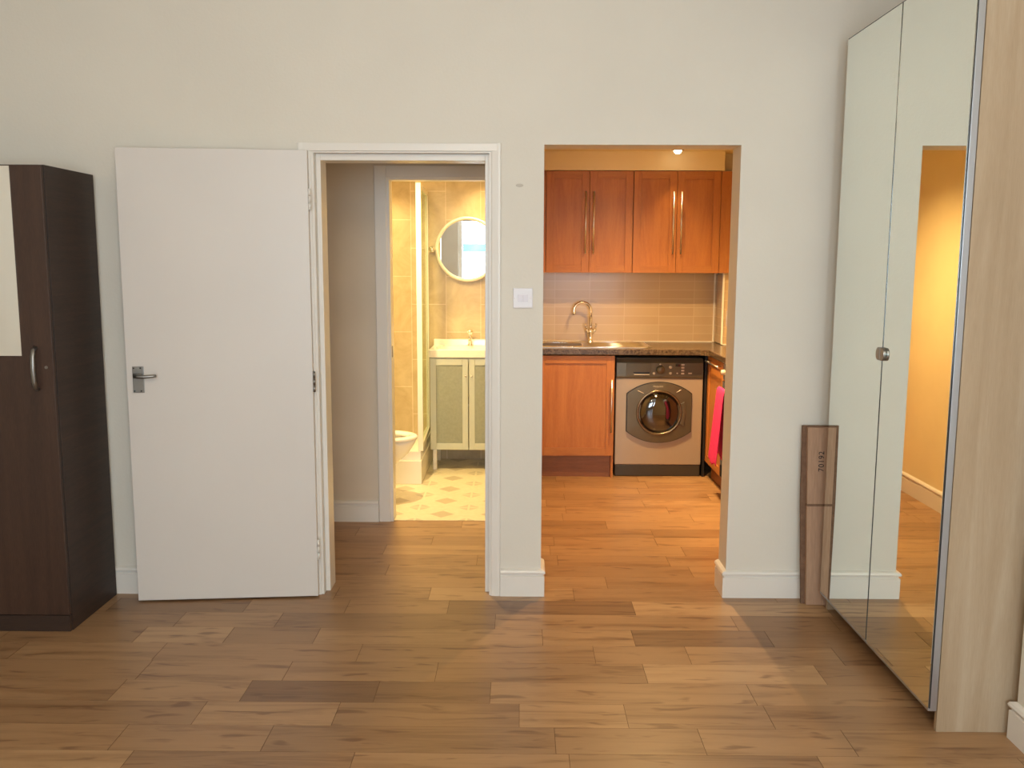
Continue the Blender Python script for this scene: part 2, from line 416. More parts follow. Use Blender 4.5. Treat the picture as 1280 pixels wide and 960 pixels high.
for i, (a, b, c, d) in enumerate(WIN):
    r = root('window_%d' % (i+1), ((a+b)/2, WY-.1, c), 'white framed window seen in the round bathroom mirror' if i == 0 else 'narrow white framed window beside the wider one', 'window', None, 'structure')
    m = MB().box(a, a+.06, WY-.13, WY-.06, c, d, .006).box(b-.06, b, WY-.13, WY-.06, c, d, .006).box(a+.06, b-.06, WY-.13, WY-.06, c, c+.07, .006).box(a+.06, b-.06, WY-.13, WY-.06, d-.06, d, .006)
    if i == 0:
        m.box((a+b)/2-.03, (a+b)/2+.03, WY-.13, WY-.06, c+.07, d-.06, .006)
        setp(obj('outdoor_teal_strip', MB().box(a+.07, (a+b)/2-.04, WY-.125, WY-.121, 1.70, 1.84), 'teal', r), 'turquoise strip in the window standing in for an outdoor band')  # stands in for an unidentified teal band outdoors, hung in the window
    obj('window_frame', m, 'gloss_white', r)
    obj('window_glass', MB().box(a+.06, b-.06, WY-.098, WY-.092, c+.07, d-.06), 'pane', r)
    obj('window_sill', MB().box(a-.05, b+.05, WY, WY+.1, c-.04, c-.005, .008), 'gloss_white', r)
# hall
struct('wall_hall_left', MB().box(-2.0, -1.9, D+T, BW, 0, KZ), 'hall_paint', 'left wall of the small hall', 'wall')
m = MB().box(-2.0, -.75, BW, BW+.1, 0, KZ).box(-.75, BR-.03, BW, BW+.1, 1.985, KZ).box(BR-.03, BR, BW, BW+.1, 0, KZ)
struct('wall_hall_back', m, 'hall_paint', 'hall wall around the bathroom doorway', 'wall')
struct('wall_partition', MB().box(BR, KL, D+T, KB, 0, KZ), 'kit_wall', 'warm lit wall between the hall and the kitchen', 'wall')
# bathroom
struct('wall_bathroom_left', MB().box(BL-.1, BL, BW+.1, KB, 0, KZ), 'bath_y', 'tiled left wall of the bathroom', 'wall')
struct('wall_bathroom_back', MB().box(BL-.1, BR, KB, KB+.15, 0, KZ), 'bath_x', 'travertine tiled wall behind the round mirror', 'wall')
struct('wall_bathroom_right', MB().box(BR-.012, BR, BW+.1, KB, 0, KZ), 'bath_y', 'tiled right wall of the bathroom', 'wall')
# kitchen
struct('wall_kitchen_back', MB().box(BR, KR+.15, KB, KB+.15, 0, KZ), 'kit_wall', 'kitchen wall behind the sink', 'wall')
struct('wall_kitchen_right', MB().box(KR, KR+.15, D+T, KB, 0, KZ), 'kit_wall', 'right wall of the kitchen', 'wall')
struct('trim_1', MB().box(KL, 1.437, 6.47, KB, 2.158, KZ).box(1.437, KR, 6.60, KB, 2.158, KZ), 'kit_wall', 'cream bulkhead above the wall cabinets', 'bulkhead')
o = struct('trim_2', MB().box(1.478, KR, 6.545, KB, .922, 2.15), 'kt_x', 'tiled boxed-in corner beside the worktop', 'boxing')
slot(o, 'kt_y', lambda f: abs(f.normal.x) > .7)
struct('trim_3', MB().box(KL, 1.478, KB-.012, KB, .922, 1.50), 'kt_x', 'beige tiled splashback above the worktop', 'splashback')
struct('trim_4', MB().box(1.464, 1.478, 6.53, 6.545, .922, 1.438, .003).box(1.455, 1.466, 6.775, 6.788, .922, 1.438, .002).box(KL, 1.470, KB-.021, KB-.012, .918, .926, .002).box(1.480, KR, 6.536, 6.545, .918, .926, .002), 'acrylic', 'pale tile trim strips on the boxed corner and along the worktop', 'trim')

# skirting boards
SK = [(0, 0), (.016, 0), (.016, .094), (.010, .097), (.010, .103), (.018, .106), (.020, .113), (.016, .121), (.006, .126), (0, .127)]
def skirt(path):
    """moulding swept along a floor path, standing out to the right of the direction of travel, mitred at corners"""
    m = MB(); P = [Vector(p) for p in path]; n = len(P); rings = []
    for i in range(n):
        ds = []
        if i > 0: ds.append((P[i]-P[i-1]).normalized())
        if i < n-1: ds.append((P[i+1]-P[i]).normalized())
        ns = [Vector((d.y, -d.x)) for d in ds]
        nn = ns[0] if len(ns) == 1 else (ns[0]+ns[1])/(1+ns[0].dot(ns[1]))
        rings.append([m.bm.verts.new((P[i].x+nn.x*a, P[i].y+nn.y*a, z)) for a, z in SK])
    for a, b in zip(rings, rings[1:]):
        for k in range(len(SK)):
            k2 = (k+1) % len(SK); m.bm.faces.new((a[k], a[k2], b[k2], b[k]))
    m.bm.faces.new(rings[0]); m.bm.faces.new(rings[-1][::-1])
    return m
def skirting(name, path, label): return struct(name, skirt(path), 'gloss_white', label, 'skirting board')
skirting('baseboard_back_left', [(LX, D), (-.962, D)], 'white skirting board between the dark wardrobe and the door')
skirting('baseboard_pillar', [(-.084, D), (OL, D), (OL, D+T)], 'white skirting board round the pillar below the light switch')
skirting('baseboard_back_right', [(OR_, D+T), (OR_, D), (AX, D)], 'white skirting board between kitchen opening and cardboard')
skirting('baseboard_right', [(AX, 2.70), (RX, 2.70), (RX, WY)], 'white skirting board at the lower right, in front of the mirrored wardrobe')
skirting('baseboard_left', [(LX, WY), (LX, D)], 'white skirting board along the left wall')
skirting('baseboard_hall', [(-1.9, BW), (-.82, BW)], 'white skirting board in the hall beside the bathroom doorway')
skirting('baseboard_kitchen', [(KL, 6.2), (KL, D+T)][::-1], 'skirting board on the kitchen wall seen in the tall mirror')

# door linings and architraves
m = MB()
m.box(DL, -.889, D-.002, D+T+.002, 0, DT).box(-.889, -.869, D+.040, D+T+.002, 0, DT, .002)
m.box(-.135, DR, D-.002, D+T+.002, 0, DT).box(-.155, -.135, D+.040, D+T+.002, 0, DT, .002)
m.box(-.889, -.135, D-.002, D+T+.002, 1.970, DT).box(-.869, -.155, D+.040, D+T+.002, 1.942, 1.970, .002)
struct('trim_5', m, 'gloss_white', 'white lining of the open doorway to the hall', 'door frame')
m = MB()
def arch_v(m, x0, x1, y, h):
    s_ = 1 if x1 > x0 else -1; w_ = abs(x1-x0)
    m.prism([(x0, y), (x0, y-.007), (x0+s_*.006, y-.010), (x0+s_*(w_-.012), y-.0135), (x0+s_*(w_-.004), y-.0135), (x1, y-.009), (x1, y)], 'z', 0, h)
arch_v(m, -.128, -.084, D, 2.010); arch_v(m, -.900, -.955, D, 2.010)
m.box(-.955, -.084, D-.0125, D, 1.976, 2.010, .003)
struct('trim_6', m, 'gloss_white', 'white architrave around the open doorway to the hall', 'architrave')
m = MB()
m.box(-.818, -.752, BW-.014, BW, 0, 2.040, .004).box(-.752, BR, BW-.014, BW, 1.975, 2.040, .004)
m.box(-.755, -.735, BW-.002, BW+.104, 0, 1.985).box(-.735, BR-.05, BW-.002, BW+.104, 1.963, 1.985).box(BR-.05, BR-.028, BW-.002, BW+.104, 0, 1.985)
struct('trim_7', m, 'gloss_white', 'white frame around the bathroom doorway', 'door frame')
obj_ = obj('strike_plate', MB().box(-.7345, -.732, BW+.02, BW+.045, .965, 1.03, .001), 'nickel'); setp(obj_, 'small dark latch plate on the bathroom door frame', 'latch plate')
m = MB().lathe([(0, -.0006), (.010, -.0005), (.016, -.0003), (.017, .0005)], (-.005, D, 1.835), 'y', 20, 1, .45)
setp(obj('filler_patch', m, 'dirt'), 'faint grey scuff on the wall above the light switch', 'scuff mark')

# ------------------------------------------------------------------ the open door
ang = math.atan2(.073, .787)
r = root('door_1', (-.906, 3.883, 0), 'flat white door standing open against the wall', 'door', None, 'structure', ang)
obj('door_leaf', MB().box(-.790, 0, 0, .033, .008, 1.976, .0025), 'door_white', r, True)
h = obj('handle_plate', MB().box(-.763, -.716, -.005, 0, .943, 1.057, .0015), 'nickel', r, True)
m = MB().cyl((-.757, -.012, 1.018), (-.722, -.012, 1.018), .0095, 16).cyl((-.74, -.042, 1.018), (-.74, 0, 1.018), .009, 16)
m.tube([(-.745, -.044, 1.018), (-.725, -.047, 1.018), (-.70, -.046, 1.017), (-.665, -.042, 1.019), (-.655, -.036, 1.020)], [.008, .009, .008, .007, .006], 14)
obj('lever', m, 'nickel', h, True)
for (sx, sz) in ((-.757, 1.05), (-.729, 1.05), (-.757, .951), (-.729, .951)):
    obj('screw', MB().lathe([(0, -.0075), (.003, -.007), (.0035, -.0045)], (sx, 0, sz), 'y', 10), 'black', h, True)
for z, mt in ((1.77, 'gloss_white'), (.985, 'nickel'), (.225, 'gloss_white')):
    hg = obj('hinge', MB().cyl((.006, -.001, z-.045), (.006, -.001, z-.016), .0055, 12).cyl((.006, -.001, z-.014), (.006, -.001, z+.014), .0055, 12).cyl((.006, -.001, z+.016), (.006, -.001, z+.045), .0055, 12).box(.0005, .003, .002, .03, z-.045, z+.045), mt, r, True)

# ------------------------------------------------------------------ light switch
r = root('light_switch', (.012, D, 1.309), 'white double light switch on the pillar beside the kitchen opening', 'light switch')
obj('switch_plate', MB().box(-.031, .055, D-.009, D, 1.309, 1.396, .003, 3), 'plastic', r)
for x0 in (-.010, .013):
    obj('rocker', MB().prism([(D-.009, 1.338), (D-.0135, 1.338), (D-.010, 1.368), (D-.009, 1.368)], 'x', x0, x0+.021, .0004), 'rocker', r)
for x0 in (-.022, .046):
    obj('screw', MB().lathe([(0, -.0105), (.0026, -.010), (.003, -.008)], (x0, D, 1.3525), 'y', 10), 'plastic', r)

# ------------------------------------------------------------------ dark wardrobe on the left
FX, FY, BY, WT = -1.832, 3.484, 3.905, 1.871
WX0 = FX-.80
r = root('dark_wardrobe', (FX-.4, (FY+BY)/2, 0), 'dark brown wood grain wardrobe with a mirror panel, against the left of the wall', 'wardrobe')
m = MB().box(WX0, WX0+.018, FY+.018, BY, 0, WT-.01).box(FX-.018, FX, FY+.020, BY, 0, WT, .001).box(WX0, FX-.018, FY+.016, BY, WT-.018, WT, .0012)
m.box(WX0+.018, FX-.018, BY-.012, BY, .07, WT-.018).box(WX0+.018, FX-.018, FY+.019, BY-.012, .072, .088)
obj('carcass', m, 'wenge_h', r)
obj('plinth', MB().box(WX0+.002, FX-.003, FY+.004, FY+.019, .0, .068, .001), 'wenge_h', r)
for i, (a, b) in enumerate(((FX-.3985, FX-.002), (WX0+.002, FX-.4015))):
    d = obj('door', MB().box(a, b, FY, FY+.016, .072, WT-.003, .0018), 'wenge_v', r)
    ma, mb_ = (a+.09, b-.118) if i == 0 else (a+.118, b-.09)
    ma, mb_ = (a+.045, b-.1195) if i == 0 else (a+.1195, b-.045)
    setp(obj('mirror_panel', MB().box(ma, mb_, FY-.004, FY, 1.135, WT-.006, .0008), 'mirror2', d), 'pale mirror strip')
    hx = b-.066 if i == 0 else a+.066
    pts = [(hx, FY-.001, 1.003), (hx, FY-.018, 1.012), (hx, FY-.026, 1.035), (hx, FY-.030, 1.085), (hx, FY-.026, 1.135), (hx, FY-.018, 1.158), (hx, FY-.001, 1.168)]
    hb = MB().tube(pts, .0075, 12)
    for v in hb.bm.verts: v.co.x = hx+(v.co.x-hx)*1.25
    setp(obj('handle', hb, 'nickel', d), 'curved grey metal bow handle')
obj('seal_and_gap_shade', MB().box(FX-.020, FX-.002, FY+.016, FY+.020, .07, WT-.002), 'black', r)  # black strip stands in for the shade between door and side panel
obj('lock', MB().cyl((FX-.03, FY-.003, 1.09), (FX-.03, FY, 1.09), .006, 12), 'nickel', r)

# ------------------------------------------------------------------ mirrored wardrobe on the right
r = root('mirrored_wardrobe', (1.326, 2.745, 0), 'tall birch wardrobe with two full height mirror doors on the right', 'wardrobe', None, None, math.radians(0.05))
WH = 2.414; LW = 1.056; LD = .60
m = MB().box(.030, LD, 0, .018, 0, WH, .001).box(.030, LD, LW-.018, LW, 0, WH, .001).box(.030, LD, .018, LW-.018, WH-.018, WH).box(.034, LD, .018, LW-.018, .075, .092)
m.box(LD-.012, LD, .018, LW-.018, .10, WH-.018).box(.30, .316, .018, LW-.018, 0, .075)
m.box(.06, LD-.02, .018, LW-.018, 1.1, 1.118)
obj('carcass', m, 'birch', r, True)
for i, (a, b) in enumerate(((0.0, .5265), (.5295, LW))):
    d = obj('door', MB().box(.0062, .027, a, b, .071, WH-.003, .0008).box(.0, .0070, a+.001, b-.001, .071, .0795, .0006), 'alu', r, True)
    obj('seal_and_gap_shade', MB().box(.0025, .0062, a+.0004, b-.0004, .080, WH-.0035), 'black', d, True)
    setp(obj('mirror_glass', MB().box(.0, .0025, a+.0036, b-.0036, .0805, WH-.0085), 'mirror', d, True), 'mirror glass')
    s_ = -1 if i == 0 else 1
    y0 = a if i else b
    pts = [(y0, 1.155)]+[(y0+s_*(.014+.021*math.cos(a)), 1.179+.024*math.sin(a)) for a in [math.radians(q) for q in range(-80, 81, 16)]]+[(y0, 1.203)]
    g = MB().prism(pts, 'x', -.012, .0, .003)
    obj('handle', g, 'nickel', d, True)

# ------------------------------------------------------------------ cardboard
r = root('flattened_cardboard_box', (1.31, 3.86, 0), 'flattened brown cardboard box standing between wall and mirrored wardrobe', 'cardboard box')
m = MB()
def slab(m, x0b, x1b, x0t, x1t, yb, yt, th, z0, z1):
    vs_ = [(x0b, yb, z0), (x1b, yb, z0), (x1b, yb+th, z0), (x0b, yb+th, z0), (x0t, yt, z1), (x1t, yt, z1), (x1t, yt+th, z1), (x0t, yt+th, z1)]
    vv = [m.bm.verts.new(v) for v in vs_]
    for f in ((0, 3, 2, 1), (4, 5, 6, 7), (0, 1, 5, 4), (1, 2, 6, 5), (2, 3, 7, 6), (3, 0, 4, 7)): m.bm.faces.new([vv[k] for k in f])
slab(m, 1.278, 1.44, 1.270, 1.44, 3.832, 3.858, .020, .002, .448)
slab(m, 1.270, 1.44, 1.263, 1.44, 3.858, 3.874, .020, .454, .795)
obj('front_flap', m, 'card', r)
m = MB(); slab(m, 1.262, 1.45, 1.248, 1.45, 3.854, 3.880, .012, 0, .45); slab(m, 1.248, 1.45, 1.245, 1.45, 3.880, 3.894, .012, .45, .80)
obj('back_flap', m, 'card_edge', r)
slab_m = MB(); slab(slab_m, 1.268, 1.44, 1.268, 1.44, 3.856, 3.858, .018, .446, .456); obj('fold', slab_m, 'card_edge', r)
tc = bpy.data.curves.new('code', 'FONT'); tc.body = '70192'; tc.size = .034; tc.extrude = .0003; tc.space_character = 1.1
to = bpy.data.objects.new('tmp_code', tc); COL.objects.link(to)
bpy.context.view_layer.update()
me = bpy.data.meshes.new_from_object(to.evaluated_get(bpy.context.evaluated_depsgraph_get()))
bpy.data.objects.remove(to)
po = bpy.data.objects.new('printed_code', me); COL.objects.link(po); po.parent = r
me.materials.clear(); me.materials.append(M['ink'])
tilt = math.atan2(.016, .341)
lm = Matrix.Translation((1.3365-1.31, 3.8595-3.86+.003, .600)) @ Matrix.Rotation(-tilt, 4, 'X') @ Matrix.Rotation(math.pi/2, 4, 'X') @ Matrix.Rotation(math.pi/2, 4, 'Z')
me.transform(lm)

# ------------------------------------------------------------------ kitchen
def shaker_y(name, a, b, z0, z1, y, parent, handle=None, sw_=.052):
    """door facing -Y: a thin panel with stiles and rails on it"""
    d = obj(name, MB().box(a, b, y+.008, y+.02, z0, z1, .001), 'cab', parent)
    for (p, q) in ((a, a+sw_), (b-sw_, b)): obj('stile', MB().box(p, q, y, y+.008, z0, z1, .0012), 'cab', d)
    for (p, q) in ((z0, z0+sw_), (z1-sw_, z1)): obj('rail', MB().box(a+sw_, b-sw_, y, y+.008, p, q, .0012), 'cabh', d)
    if handle:
        hx, h0, h1 = handle
        m = MB().cyl((hx, y-.032, h0), (hx, y-.032, h1), .006, 14)
        for hz in (h0+.04, h1-.04): m.cyl((hx, y-.032, hz), (hx, y, hz), .0045, 10)
        obj('handle', m, 'steel', d)
    return d

# sink unit
r = root('sink_base_cabinet', (.36, 6.5, 0), 'honey coloured base cabinet under the sink, left of the washing machine', 'kitchen cabinet')
m = MB().box(KL+.017, .085, 6.222, 6.79, .09, .875).box(.645, .662, 6.222, 6.79, 0, .875).box(.085, .645, 6.222, 6.79, .155, .172).box(.085, .645, 6.77, 6.79, .172, .875)
obj('carcass', m, 'cab', r)
obj('filler_strip', MB().box(KL+.002, .118, 6.202, 6.222, .163, .870, .001), 'cab', r)
shaker_y('door', .121, .660, .163, .870, 6.20, r, (.640, .335, .705), .055)
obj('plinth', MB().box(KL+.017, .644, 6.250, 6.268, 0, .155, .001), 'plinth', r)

# worktop L
GY, GX = 6.175, 1.298
pts = [(KL+.002, KB-.013), (KL+.002, GY), (GX-.05, GY), (GX, GY-.05), (GX, 5.08), (KR-.002, 5.08), (KR-.002, 6.543), (1.476, 6.543), (1.476, KB-.013)]
# cut-out for the sink bowl is covered by the steel sink
m = MB().prism(pts, 'z', .878, .918, .004)
setp(obj('worktop', m, 'granite'), 'dark speckled L shaped kitchen worktop with rolled edge', 'worktop')

# sink
r = root('kitchen_sink', (.5, 6.47, .918), 'stainless steel sink with drainer set in the dark worktop', 'sink')
m = MB()
sx0, sx1, sy0, sy1 = .085, .93, 6.27, 6.735
zt = .9225
m.prism([(sx0, sy0), (sx1-.05, sy0), (sx1, sy0+.04), (sx1, sy1-.04), (sx1-.05, sy1), (sx0, sy1)], 'z', .9182, zt, .0015)
obj('drainer', m, 'steel', r)
m = MB().tube([(sx0+.02, sy0+.012, zt), (sx1-.055, sy0+.012, zt), (sx1-.014, sy0+.045, zt), (sx1-.014, sy1-.045, zt), (sx1-.055, sy1-.012, zt), (sx0+.02, sy1-.012, zt)], .0035, 8, True)
obj('rim', m, 'chrome', r)
m = MB()
bx0, bx1, by0, by1 = .125, .45, 6.31, 6.64
pr = []
for k in range(32):
    a = 2*math.pi*k/32; ca, sa = math.cos(a), math.sin(a)
    pr.append(((bx0+bx1)/2+math.copysign(abs(ca)**.5, ca)*(bx1-bx0)/2, (by0+by1)/2+math.copysign(abs(sa)**.5, sa)*(by1-by0)/2, zt+.001))
m.tube(pr, .004, 8, True)
obj('bowl_rim', m, 'chrome', r)
m = MB().prism([(p[0], p[1]) for p in pr], 'z', zt, zt+.0008); obj('bowl', m, 'inner', r)
for k in range(7):
    obj('ridge', MB().tube([(.50, 6.34+k*.045, zt), (.88, 6.34+k*.045, zt)], .003, 8), 'steel', r)

# tap
tx, ty = .527, 6.692
r = root('kitchen_tap', (tx, ty, .918), 'chrome swan neck mixer tap with two levers behind the sink', 'tap')
obj('body', MB().lathe([(0, 0), (.024, 0), (.024, .006), (.017, .012), (.0155, .05), (.021, .075), (.023, .09), (.017, .105), (.0125, .115), (0, .118)], (tx, ty, .918), 'z', 28), 'chrome', r)
pts = [(tx, ty, 1.02), (tx, ty, 1.15)]
R = .064
for k in range(0, 17):
    a = math.pi*k/16*1.08; pts.append((tx-R+R*math.cos(a), ty-.02*k/16, 1.155+R*math.sin(a)))
pts.append((pts[-1][0]+.0, pts[-1][1]-.001, pts[-1][2]-.012))
obj('spout', MB().tube(pts, [.0105]*(len(pts)-2)+[.0105, .0115], 16), 'chrome', r)
for s_ in (-1, 1):
    m = MB().tube([(tx+s_*.012, ty-.004, .990), (tx+s_*.028, ty-.008, 1.012), (tx+s_*.036, ty-.01, 1.022)], [.010, .011, .010], 14)
    m.tube([(tx+s_*.032, ty-.01, 1.02), (tx+s_*.040, ty-.012, 1.045), (tx+s_*.041, ty-.014, 1.062)], [.006, .0055, .0075], 12)
    obj('lever', m, 'chrome', r)

# wall cabinets
def wall_cab(a, b, label, hoff, left_fill=None, right_fill=None):
    r = root('wall_cabinet', ((a+b)/2, 6.64, 1.44), label, 'kitchen cabinet', 'honey coloured wall cabinets above the sink')
    m = MB().box(a, a+.017, 6.497, KB-.013, 1.444, 2.153).box(b-.017, b, 6.497, KB-.013, 1.444, 2.153).box(a+.017, b-.017, 6.497, KB-.013, 1.444, 1.461).box(a+.017, b-.017, 6.497, KB-.013, 2.136, 2.153).box(a+.017, b-.017, KB-.024, KB-.014, 1.461, 2.136)
    obj('carcass', m, 'cab', r)
    mid = (a+b)/2
    shaker_y('door', a+.002, mid-.0015, 1.441, 2.154, 6.477, r, (mid-hoff, 1.575, 2.01))
    shaker_y('door', mid+.0015, b-.002, 1.441, 2.154, 6.477, r, (mid+hoff, 1.575, 2.01))
    return r
r1 = wall_cab(.181, .799, 'left honey oak wall cabinet with two bar handled doors, above the swan neck tap', .028)
obj('filler_strip', MB().box(KL+.002, .179, 6.479, 6.497, 1.441, 2.154, .001), 'cab', r1)
r2 = wall_cab(.801, 1.419, 'right honey oak wall cabinet with two bar handled doors, above the washing machine', .028)
obj('filler_strip', MB().box(1.421, 1.70, 6.482, 6.50, 1.441, 2.154, .001), 'cab', r2)

# washing machine
wx0, wx1, wy = .678, 1.290, 6.262
wc = (wx0+wx1)/2
r = root('washing_machine', (wc, 6.5, 0), 'silver front loading washing machine under the worktop', 'washing machine')
obj('body', MB().box(wx0, wx1, wy+.004, 6.77, .085, .705, .006).box(wx0, wx1, wy+.02, 6.77, .70, .846, .006), 'wm_body', r)
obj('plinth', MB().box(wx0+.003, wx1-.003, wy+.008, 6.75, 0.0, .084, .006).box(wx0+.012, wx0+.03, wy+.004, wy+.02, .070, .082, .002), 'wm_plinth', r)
pn = obj('control_panel', MB().prism([(wy+.03, .707), (wy-.002, .707), (wy-.004, .72), (wy+.000, .815), (wy+.012, .840), (wy+.03, .846)], 'x', wx0+.001, wx1-.001, .003), 'wm_dark', r)
dr = obj('detergent_drawer', MB().box(wx0+.07, wx0+.245, wy-.006, wy+.002, .722, .812, .003), 'wm_dark', r)
obj('grip', MB().prism([(wx0+.115, .752), (wx0+.235, .752), (wx0+.23, .738), (wx0+.13, .738)], 'y', wy-.0075, wy-.004), 'black', dr)
obj('handle_lip', MB().box(wx0+.125, wx0+.232, wy-.011, wy-.005, .731, .737, .0015), 'button', dr)
kx = wx0+.31
kn = obj('programme_dial', MB().lathe([(0, -.024), (.026, -.023), (.029, -.018), (.031, 0), (.033, .003)], (kx, wy, .768), 'y', 32), 'wm_dark', r)
obj('dial_mark', MB().lathe([(0, -.004), (.0065, -.003), (.007, 0)], (kx-.002, wy-.001, .806), 'y', 12), 'button', kn)
for (bx, bz, br) in ((wx0+.265, .742, .010), (wx0+.38, .787, .012), (wx0+.38, .743, .010), (wx0+.428, .743, .006)):
    obj('button', MB().lathe([(0, -.009), (br*.8, -.008), (br, -.004), (br, .002)], (bx, wy-.001, bz), 'y', 16), 'button', r)
for k in range(4):
    obj('button', MB().box(wx0+.455, wx0+.477, wy-.008, wy, .736+k*.0205, .748+k*.0205, .0025), 'button', r)
obj('button', MB().box(wx0+.505, wx0+.53, wy-.008, wy, .739, .748, .0025), 'button', r)
obj('display', MB().box(wx0+.415, wx0+.448, wy-.0055, wy, .791, .809, .001), 'blackglass', r)
# porthole surround: sides cut vertical, top and bottom arched
cz = .464
def outline(hw, hh, cut, n=18):
    """arched top and bottom between vertical sides; hw half width, hh half height, cut height of side"""
    Rr = (hw*hw+(hh-cut)**2)/(2*(hh-cut)); pts = []
    cy_ = hh-Rr; a0 = math.atan2(cut-cy_, hw); a1 = math.pi-a0
    for k in range(n+1):
        a = a0+(a1-a0)*k/n; pts.append((Rr*math.cos(a), cy_+Rr*math.sin(a)))
    for k in range(n+1):
        a = a0+(a1-a0)*k/n; pts.append((-Rr*math.cos(a), -(cy_+Rr*math.sin(a))))
    return pts
def ring(m, outer, inner_r, y0, y1, cx, cz_):
    """plate between an outline and a circular hole, with thickness"""
    n = len(outer)
    def mk(p, y): return m.bm.verts.new((cx+p[0], y, cz_+p[1]))
    ip = []
    for p in outer:
        a = math.atan2(p[1], p[0]); ip.append((inner_r*math.cos(a), inner_r*math.sin(a)))
    of, ob = [mk(p, y0) for p in outer], [mk(p, y1) for p in outer]
    jf, jb = [mk(p, y0-.004) for p in ip], [mk(p, y1) for p in ip]
    for i in range(n):
        j = (i+1) % n
        m.bm.faces.new((of[i], of[j], jf[j], jf[i])); m.bm.faces.new((ob[j], ob[i], jb[i], jb[j]))
        m.bm.faces.new((of[j], of[i], ob[i], ob[j])); f = m.bm.faces.new((jf[i], jf[j], jb[j], jb[i])); f.smooth = True
m = MB(); ring(m, outline(.226, .214, .132), .152, wy-.016, wy+.004, wc, cz)
dd = obj('door', m, 'wm_dark', r)
m = MB(); ring(m, outline(.231, .219, .136), .16, wy-.004, wy+.003, wc, cz); obj('door_seal', m, 'wm_line', r)
obj('porthole_ring', MB().lathe([(.163, .0), (.164, -.018), (.158, -.026), (.148, -.024), (.140, -.010), (.138, .002)], (wc, wy, cz), 'y', 48), 'ring', dd)
obj('porthole_glass', MB().lathe([(.141, -.008), (.136, -.024), (.105, -.038), (.06, -.044), (0, -.046)], (wc, wy, cz), 'y', 48), 'doorglass', dd)
obj('drum', MB().lathe([(.140, -.004), (.13, -.002), (.10, .0015), (0, .002)], (wc, wy, cz), 'y', 48), 'inner', dd)
m = MB().prism([(wc+.150, cz+.065), (wc+.175, cz+.08), (wc+.185, cz), (wc+.175, cz-.09), (wc+.150, cz-.08), (wc+.162, cz)], 'y', wy-.028, wy-.017, .003)
obj('door_grip', m, 'wm_dark', dd)
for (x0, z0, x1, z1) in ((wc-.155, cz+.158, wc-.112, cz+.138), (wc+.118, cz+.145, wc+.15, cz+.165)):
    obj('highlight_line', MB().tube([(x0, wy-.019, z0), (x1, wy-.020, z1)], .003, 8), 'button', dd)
# maker's word on the surround
tc = bpy.data.curves.new('word', 'FONT'); tc.body = 'Hotpoint'; tc.size = .019; tc.extrude = .0004; tc.align_x = 'CENTER'
to = bpy.data.objects.new('tmp_word', tc); COL.objects.link(to); bpy.context.view_layer.update()
me = bpy.data.meshes.new_from_object(to.evaluated_get(bpy.context.evaluated_depsgraph_get())); bpy.data.objects.remove(to)
po = bpy.data.objects.new('lettering', me); COL.objects.link(po); po.parent = dd
me.materials.clear(); me.materials.append(M['button'])
me.transform(Matrix.Translation((wc-.012-r.location.x, wy-.0205-r.location.y, cz+.182)) @ Matrix.Rotation(math.pi/2, 4, 'X'))

# right base run: corner cabinet and oven, faces look towards -X
def shaker_x(name, y0, y1, z0, z1, x, parent, sw_=.052):
    d = obj(name, MB().box(x+.008, x+.02, y0, y1, z0, z1, .001), 'cab', parent)
    for (p, q) in ((y0, y0+sw_), (y1-sw_, y1)): obj('stile', MB().box(x, x+.008, p, q, z0, z1, .0012), 'cab', d)
    for (p, q) in ((z0, z0+sw_), (z1-sw_, z1)): obj('rail', MB().box(x, x+.008, y0+sw_, y1-sw_, p, q, .0012), 'cabh', d)
    return d
RXF = 1.318
r = root('corner_base_cabinet', (1.6, 6.0, 0), 'honey coloured base cabinet right of the washing machine, with a bar handle on top', 'kitchen cabinet')
m = MB().box(RXF+.022, KR-.01, 5.765, 5.782, .09, .875).box(RXF+.022, KR-.01, 6.22, 6.237, .09, .875).box(RXF+.022, KR-.01, 5.782, 6.22, .11, .127).box(KR-.022, KR-.01, 5.782, 6.22, .127, .875)
obj('carcass', m, 'cab', r)
obj('gap_shade_panel', MB().box(1.300, 1.316, 6.262, KB-.03, .0, .872), 'black', r)  # black sheet added to paint the shade in the gap beside the washer
d = shaker_x('door', 5.768, 6.255, .118, .868, RXF, r)
m = MB().cyl((RXF-.032, 5.81, .838), (RXF-.032, 6.20, .838), .006, 12)
for yy in (5.86, 6.15): m.cyl((RXF-.032, yy, .838), (RXF, yy, .838), .0045, 8)
obj('handle', m, 'steel', d)
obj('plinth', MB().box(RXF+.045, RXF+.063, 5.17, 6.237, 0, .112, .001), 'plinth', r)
r = root('built_in_oven', (1.6, 5.46, 0), 'black built in oven right of the corner cabinet, with a pink towel on its handle', 'oven')
obj('body', MB().box(RXF+.022, KR-.03, 5.172, 5.758, .118, .868), 'black', r)
obj('control_panel', MB().box(RXF-.004, RXF+.022, 5.172, 5.762, .765, .868, .003), 'steel', r)
obj('oven_door', MB().box(RXF-.006, RXF+.022, 5.172, 5.762, .125, .758, .004), 'blackglass', r)
for k in range(4): obj('knob', MB().lathe([(0, -.028), (.014, -.027), (.017, -.02), (.018, -.004)], (RXF, 5.72-k*.15, .815), 'x', 20), 'button', r)
HY = .713; hxx = RXF-.045
m = MB().cyl((hxx, 5.20, HY), (hxx, 5.73, HY), .008, 14)
for yy in (5.23, 5.70): m.cyl((hxx, yy, HY), (RXF-.004, yy, HY), .006, 10)
obj('handle', m, 'steel', r)
